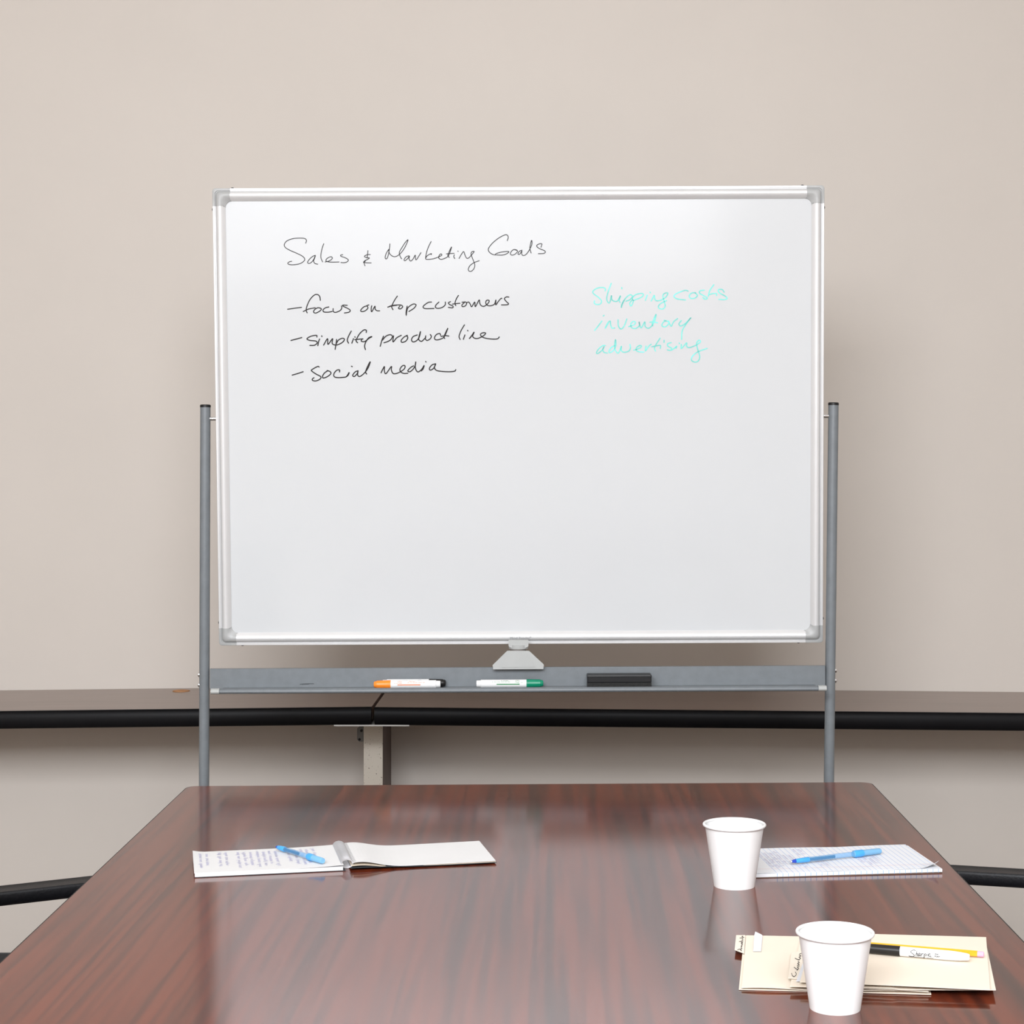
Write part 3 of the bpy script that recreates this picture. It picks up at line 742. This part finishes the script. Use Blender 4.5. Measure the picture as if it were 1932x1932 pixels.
# ------------------------------------------------------------------ paper cups
def cup(p, k, label):
    t = thing('paper_cup', label, 'cup', p, 0, 'white paper cups on the table')
    Hc, Rb, Rt = .0890 * k, .0291 * k, .0425 * k
    w = .0006
    def rr(z): return Rb + (Rt - Rb) * z / Hc
    prof = [(.0, Rb - .0012), (0.0, Rb), (Hc - .003, rr(Hc - .003)), (Hc - .003, rr(Hc - .003) - w), (.005, rr(.005) - w), (.005, 0.0)]
    b = bmesh.new(); lathe(prof, 64, cap=False, bm=b)
    # bottom underside closed at 4 mm above the table
    lathe([(0.0, Rb - .0012), (.004, rr(.004) - .0016), (.004, 0)], 64, cap=False, bm=b)
    body = obj('body', b, M_cup, t, smooth=True)
    n, m2 = 64, 12; R = Rt + .0009 * k; rr_ = .0020 * k
    b = bmesh.new(); rings = []
    for i in range(n):
        a = 2 * math.pi * i / n
        rings.append([b.verts.new(((R + rr_ * math.cos(c)) * math.cos(a), (R + rr_ * math.cos(c)) * math.sin(a), Hc - .0015 + rr_ * 1.1 * math.sin(c))) for c in [2 * math.pi * j / m2 for j in range(m2)]])
    for i in range(n):
        for j in range(m2): b.faces.new((rings[i][j], rings[(i + 1) % n][j], rings[(i + 1) % n][(j + 1) % m2], rings[i][(j + 1) % m2]))
    obj('rolled_rim', b, M_cup, t, smooth=True)
    return t
cup(T(1385.5, 1671), 1.038, 'white paper cup standing beside the ruled pad')
cup(T(1575.5, 1902), 1.0, 'white paper cup standing in front of the manila folders')

# ------------------------------------------------------------------ ballpoint pens
def pen(p, q, label):
    d = q - p; L = d.length
    t = thing('ballpoint_pen', label, 'pen', p, 0, 'blue ballpoint pens', rot=(0, -math.asin(d.z / L), math.atan2(d.y, d.x)))
    k = L / .172; r = .0041
    X = lambda x: x * k
    obj('point', lathe([(0, .0005), (X(.004), .0012), (X(.0045), .0016)], 16, 'X'), M_chrome, t, smooth=True)
    obj('nose_cone', lathe([(X(.0045), .0016), (X(.011), .0030), (X(.012), .0031)], 20, 'X'), M_dblue, t, smooth=True)
    obj('grip', lathe([(X(.012), .0031), (X(.020), .0037), (X(.036), .0042), (X(.0365), .0039)], 24, 'X'), M_blue, t, smooth=True)
    obj('barrel', lathe([(X(.0365), .0039), (X(.128), r), (X(.1285), .0036)], 24, 'X'), M_bluec, t, smooth=True)
    obj('ink_refill', lathe([(X(.030), .0022), (X(.085), .0022)], 14, 'X'), M_refill, t, smooth=True)
    cp = obj('cap', lathe([(X(.120), .0047), (X(.122), .0053), (X(.138), .0053), (X(.139), .0050), (X(.170), .0046), (X(.172), .0038)], 24, 'X'), M_capb, t, smooth=True)
    b = lathe([(X(.121), .0054), (X(.1225), .0057), (X(.1365), .0057), (X(.138), .0054)], 24, 'X', cap=False)
    obj('cap_collar', b, M_blue, cp, smooth=True)
    return t
PZ = .0075                                   # top of the note pages over the table
# ------------------------------------------------------------------ spiral notebook (left)
fr = T(657, 1643); ang = math.radians(12.0)
HWD = .0762; HLN = .231
cx_ = fr.x - HWD * math.sin(ang); cy_ = fr.y + HWD * math.cos(ang)
nb = thing('spiral_notebook', 'open spiral notebook with handwritten left page on the table', 'notebook', (cx_, cy_, TZ), ang)
v3 = Vector
def lq(x0, x1, y0, y1, z): return [v3((x0, y0, z)), v3((x1, y0, z)), v3((x1, y1, z)), v3((x0, y1, z))]
obj('back_cover', sheet(lq(-HLN, -.004, -HWD, HWD, .0002), 8, 2, th=.0010), M_cover, nb)
def leftz(u, v): return 0.0012 * (u ** 6) * 2 + .0025 * max(0, .06 - u) / .06 * v
bm = sheet(lq(-HLN - .001, -.008, -HWD + .0, HWD, .0013), 24, 6, lambda u, v: 0, th=.0052)
obj('page_block', bm, M_paper, nb)
obj('top_page', sheet(lq(-HLN - .002, -.007, -HWD + .001, HWD, .0067), 24, 6, leftz, th=.0004), M_paper, nb)
def fleft(u, v, l):
    uu = (u + HLN) / (HLN - .007)
    return Vector((u, v, .0073 + leftz(max(0, min(1, uu)), (v + HWD) / (2 * HWD)) + l))
bm = bmesh.new(); random.seed(3)
for k in range(19):
    x = -HLN + .010 + k * .0098 + random.uniform(-.001, .001)
    if k in (2, 5, 13): continue
    y1 = HWD - .012 - random.uniform(0, .008); y0 = -HWD + random.uniform(.02, .055)
    for s in scribble(0, y1 - y0, .0052):
        ribbon(bm, [(x + b_ * .9, y1 - a_) for a_, b_ in s], .0008, fleft)
hw_ = obj('handwriting', bm, M_penink, nb)
# right half: the turned pages and front cover, bowed up at the wire
def rightz(u, v):
    return .0095 * math.exp(-((u - .06) / .16) ** 2) * (1.0 - .15 * v) + .0022 * max(0, u - .35) + .0014 * max(0, 1 - u / .03) * 0
obj('front_cover', sheet(lq(.004, HLN + .001, -HWD, HWD, .0004), 30, 4, lambda u, v: .0032 * math.exp(-((u - .05) / .35) ** 2) + .0015 * u, th=.0012), M_cover, nb)
obj('inner_page', sheet(lq(.005, HLN, -HWD + .0005, HWD - .001, .0018), 30, 4, lambda u, v: .55 * rightz(u, v) + .0004, th=.0006), M_kraft, nb)
obj('turned_page', sheet(lq(.006, HLN, -HWD + .001, HWD, .0032), 40, 6, rightz, th=.0005), M_paper, nb)
bm = bmesh.new(); pts = []
turns = 30
for i in range(turns * 12 + 1):
    a = 2 * math.pi * i / 12; y = -HWD + .004 + (2 * HWD - .008) * i / (turns * 12)
    pts.append((-.001 + .0092 * math.cos(a), y, .0095 + .0068 * math.sin(a)))
tube(pts, .0007, 6, bm)
hb = bmesh.new()
def fright(u, v, l):
    uu = (u - .006) / (HLN - .006)
    return Vector((u, v, .0032 + .0005 + rightz(uu, (v + HWD) / (2 * HWD)) + .0001))
for i in range(turns):
    y = -HWD + .006 + (2 * HWD - .011) * i / (turns - 1)
    ribbon(hb, [(.0072, y), (.0118, y + .0004)], .0020, fright)
obj('punched_holes', hb, M_grey_ink, nb)
o = obj('spiral_wire', bm, M_wire, nb, smooth=True); o['label'] = 'silver spiral wire'
zpen = TZ + .0073 + .0052
def TT(px, py, dz): return T(px, py, dz)
pe = TT(609.5, 1624.5, .0136); ptip = TT(519, 1597, .0136)
pen(ptip, pe, 'blue ballpoint pen lying on the spiral notebook')

# ------------------------------------------------------------------ ruled pad (right)
fr = T(1778, 1647.5); fl_ = T(1427, 1657)
ang = math.atan2(fr.y - fl_.y, fr.x - fl_.x)
PL, PWd = .312, .172
pd = thing('writing_pad', 'white ruled writing pad with handwritten notes behind the paper cup', 'notepad', (fr.x, fr.y, TZ), ang)
obj('backing', sheet(lq(-PL, 0, 0, PWd, .0003), 6, 2, th=.0009), M_board_back, pd)
obj('page_block', sheet(lq(-PL, .0, .0005, PWd - .001, .0012), 40, 6, lambda u, v: .0008 * u, th=.0046), M_lpaper, pd)
def padz(u, v):
    c1 = max(0, (u - .88) / .12) * max(0, (.22 - v) / .22)
    return .0008 * u + .012 * c1 ** 2 + .0004 * math.sin(u * 17) * max(0, 1 - v * 3) + .0012 * v * abs(math.sin(u * 5))
obj('top_sheet', sheet(lq(-PL, -.004, .004, PWd, .0060), 60, 14, padz, th=.0003), M_lpaper, pd)
def fpad(u, v, l):
    uu = min(1, max(0, (u + PL) / (PL - .004))); vv = min(1, max(0, (v - .004) / (PWd - .004)))
    return Vector((u, v, .00645 + padz(uu, vv) + l))
bm = bmesh.new(); xs = []
x = -.006
while x > -PL + .050: xs.append(x); x -= .0087
for x in xs:
    ribbon(bm, [(x, .0045 + (PWd - .005) * k / 8) for k in range(9)], .00055, fpad)
    # rules show on the fore edge of the page block
    b0 = box(x - .0004, x + .0004, .0002, .0007, .0014, .0060 + .0008 * (x + PL) / PL); merge(bm, b0)
obj('ruled_lines', bm, M_rule, pd)
bm = bmesh.new()
ribbon(bm, [(-PL + .002 + (PL - .01) * k / 20, .030) for k in range(21)], .0007, lambda u, v, l: fpad(u, v, l) + Vector((0, 0, .00008)))
obj('margin_line', bm, M_margin, pd)
bm = bmesh.new(); random.seed(11)
lf = lambda u, v, l: fpad(u, v, l) + Vector((0, 0, .00012))
for (k, y1, y0) in ((29, .135, .04), (28, .14, .036), (27, .14, .045), (26, .15, .05), (25, .12, .05), (24, .12, .04), (23, .09, .035), (22, .16, .115), (21, .16, .12), (20, .09, .04), (19, .1, .035), (12, .11, .05), (11, .10, .032), (10, .115, .04), (9, .10, .05), (17, .165, .14)):
    if k >= len(xs): k = len(xs) - 1 - (k % 7)
    xc = xs[k] + .0035
    for s in scribble(0, y1 - y0, .0046):
        ribbon(bm, [(xc + b_ * .9, y1 - a_) for a_, b_ in s], .00052, lf)
obj('handwriting', bm, M_penink2, pd)
pen(T(1488.5, 1626, .0133), T(1661, 1605.5, .0133), 'blue ballpoint pen lying on the ruled pad')

# ------------------------------------------------------------------ manila folders
fo = thing('file_folder', 'lower manila folder with tab and white flag at its far left corner', 'folder', T(1560, 1830), 0, 'manila folders under the black marker')
OF = fo.location
a1, a2 = T(1394, 1867.5, .0005), T(1757, 1877, .0008)
a4 = T(1404, 1766, .0035); a3 = a2 + (a4 - a1); 
def z1(u, v): return .0012 * math.sin(u * 5) * (1 - v) ** 2 * u
bm = sheet([a1, a2, a3, a4], 24, 10, lambda u, v: 0.0, th=.0007)
obj('back_flap', bm, M_manila, fo, OF, smooth=False)
b1, b2 = T(1399, 1863.5, .0035), T(1752, 1872, .0042); b4 = T(1408, 1765.5, .0045); b3 = b2 + (b4 - b1)
bm = sheet([b1, b2, b3, b4], 30, 10, lambda u, v: (.0014 * math.sin(u * 9 + .5) * (1 - v) ** 3 - .0010 * (1 - v) ** 4 * (1 - u)) , th=.0007)
obj('front_flap', bm, M_manila, fo, OF)
q = [T(1386, 1792.5, .006), T(1404, 1799.5, .0048), T(1406, 1765, .0056), T(1389, 1765, .0075)]
tab = obj('tab', sheet(q, 4, 4, th=.0006), M_manila_tab, fo, OF)
def fquad(q, lift):
    def f(u, v, l): return (q[0] * (1 - u) + q[1] * u) * (1 - v) + (q[3] * (1 - u) + q[2] * u) * v + Vector((0, 0, lift + l))
    return f
f1 = fquad(q, .0009)
bm = bmesh.new()
W1 = [[(.30,.04),(.42,.10),(.55,.13),(.7,.05)],[(.72,.08),(.6,.16),(.75,.2),(.62,.25)],[(.64,.28),(.74,.31),(.62,.34),(.76,.38)],[(.66,.42),(.80,.45),(.60,.50),(.80,.54),(.62,.57)],[(.40,.58),(.60,.60),(.82,.64)],[(.64,.68),(.8,.72),(.7,.78)],[(.42,.80),(.70,.82),(.9,.86)],[(.62,.9),(.78,.88),(.7,.94)]]
for s in W1: ribbon(bm, s, .032, f1)
obj('tab_writing', bm, M_ink, tab, OF)
q = [T(1421, 1795, .0060), T(1436, 1795, .0060), T(1438.5, 1766, .0062), T(1423, 1766, .0062)]
fl2 = sheet(q, 6, 6, th=.0003)
q2 = [T(1423, 1766, .0062), T(1438.5, 1766, .0062), T(1437.5, 1764, .0072), T(1425, 1758, .0125)]
sheet(q2, 6, 6, th=.0003, bm=fl2)
o = obj('paper_flag', fl2, M_flag, fo, OF); o['label'] = 'white paper flag with lifted corner'

f2o = thing('file_folder', 'upper manila folder carrying the black marker and yellow pencil', 'folder', T(1680, 1820), 0, 'manila folders under the black marker')
OF2 = f2o.location
c1, c2 = T(1490, 1862, .0075), T(1879, 1868.5, .0085)
c3, c4 = T(1858, 1769, .0085), T(1512, 1764.5, .0072)
def z2(u, v): return .0013 * math.sin(math.pi * u) * -1 * (1 - v) ** 3 * (1 if u > .5 else .2)
bm = sheet([c1, c2, c3, c4], 34, 12, z2, th=.0007)
obj('back_flap', bm, M_manila, f2o, OF2)
q = [T(1487, 1846, .0095), T(1519, 1848, .0082), T(1527, 1796, .0082), T(1493, 1797, .0092)]
tab = obj('tab', sheet(q, 4, 6, th=.0006), M_manila_tab, f2o, OF2)
f2 = fquad(q, .0009)
bm = bmesh.new()
W2 = [[(.22,.17),(.32,.08),(.48,.06),(.6,.14),(.5,.22)],[(.36,.40),(.52,.34),(.68,.32)],[(.6,.28),(.72,.36),(.6,.40),(.74,.45)],[(.58,.46),(.72,.50),(.58,.54),(.70,.58),(.6,.62)],[(.34,.74),(.5,.70),(.68,.67)],[(.64,.69),(.76,.74),(.62,.78),(.76,.83),(.62,.86)],[(.62,.9),(.74,.92),(.88,.93)]]
W2 = [[(a * .75 + .0, b) for a, b in s] for s in W2]
for s in W2: ribbon(bm, s, .024, f2)
obj('tab_writing', bm, M_ink, tab, OF2)
q = [T(1502, 1851.5, .0100), T(1700, 1856, .0100), T(1700, 1780, .0100), T(1529, 1780, .0100)]
o = obj('paper_sheet', sheet(q, 4, 4, th=.0004), M_flag, f2o, OF2); o['label'] = 'white sheet peeping out of the folder'
e1, e2 = T(1509, 1853.5, .0118), T(1868, 1868.5, .0112)
e3, e4 = T(1860.5, 1769, .0118), T(1536, 1760, .0118)
def z3(u, v): return .0016 * math.sin(math.pi * min(1, u * 1.05)) * (1 - v) ** 3 * .4
bm = sheet([e1, e2, e3, e4], 34, 12, z3, th=.0007)
obj('front_flap', bm, M_manila, f2o, OF2)

# permanent marker and pencil on the top folder
ZT = .0130
end = T(1829.5, 1806, ZT + .0062); jn = T(1698.6, 1794.5, ZT + .0062)
ax = (jn - end); ax.z = 0; ax.normalize()
mk = thing('permanent_marker', 'white and black permanent marker lying on the manila folder', 'marker', end + Vector((0, 0, 0)), math.atan2(ax.y, ax.x))
jl = (jn - end).length
R = .0060
br_ = obj('barrel', lathe([(0, R * .50), (.0006, R * .62), (.003, R * .72), (.010, R * .86), (.017, R * .95), (.026, R), (jl, R), (jl, R * .8)], 36, 'X'), M_bwhite, mk, smooth=True)
obj('cap', lathe([(jl, R * .95), (jl + .0004, R * 1.04), (jl + .040, R * .99), (jl + .062, R * .78), (jl + .067, R * .70), (jl + .068, R * .5)], 36, 'X'), M_capblk, mk, smooth=True)
# lettering: axis runs towards -x in the picture, so u is measured back from the barrel end
el = math.radians(17)
fore = math.hypot(ax.x, 0)
SC = 1 / (10.73 * F / end.y)
def fmk(x, y, l):
    v = ((158 + .0878 * x) - y) * SC
    u = (1390 - x) * SC / fore
    a = el + math.asin(max(-1, min(1, v / R)))
    # local +Y of the marker points towards the camera side
    return Vector((u, math.cos(a) * (R + .0002 + l), math.sin(a) * (R + .0002 + l)))
sg = [[(375,160),(340,145),(295,168),(285,188),(320,215),(355,245),(340,268),(300,270),(250,262)],[(405,165),(395,215),(385,260)],[(387,240),(408,215),(420,222),(414,262)],[(468,215),(445,212),(430,245),(440,262),(460,240),(468,215),(464,252),(475,262)],
 [(490,220),(485,262)],[(487,245),(505,220),(528,220)],[(547,222),(541,260),(535,300)],[(545,240),(568,220),(580,242),(555,264)],[(600,225),(595,265)],[(606,194),(609,199)],[(620,246),(650,232),(645,212),(625,225),(620,255),(640,268),(662,262),(672,285)],[(345,278),(430,283),(560,293)],[(585,296),(650,303),(700,306),(715,298)]]
bm = bmesh.new()
for s in sg[:-2]: ribbon(bm, s, 12, fmk)
for s in sg[-2:]: ribbon(bm, s, 5, fmk)
def ftx(ox, oy): return lambda u, v, l: fmk(ox + u, oy + u * .088 - v, l)
text_mesh('FINE', 36, ftx(740, 238), bm, bold=1.6); text_mesh('POINT', 36, ftx(740, 280), bm, bold=1.6)
obj('lettering', bm, M_ink, br_)

pe_ = T(1856.5, 1800.8, ZT + .0040); pl = T(1660, 1785, ZT + .0040)
ax = pl - pe_; ax.z = 0; ax.normalize()
pc = thing('pencil', 'yellow pencil with pink eraser lying behind the black marker', 'pencil', pe_, math.atan2(ax.y, ax.x))
PLn = .185
b = lathe([(.008, .0038), (.0085, .0040), (PLn - .02, .0040)], 6, 'X'); bmesh.ops.rotate(b, verts=b.verts, cent=(0, 0, 0), matrix=Matrix.Rotation(math.radians(30), 3, 'X'))
obj('shaft', b, M_yellow, pc)
obj('eraser', lathe([(0, .0026), (.0006, .0032), (.0012, .0034), (.0088, .0034)], 20, 'X'), M_pink, pc, smooth=True)
obj('sharpened_cone', lathe([(PLn - .02, .0038), (PLn - .004, .0010)], 16, 'X'), M_kraft, pc, smooth=True)
obj('lead', lathe([(PLn - .004, .0010), (PLn, .0002)], 10, 'X'), M_cap, pc)
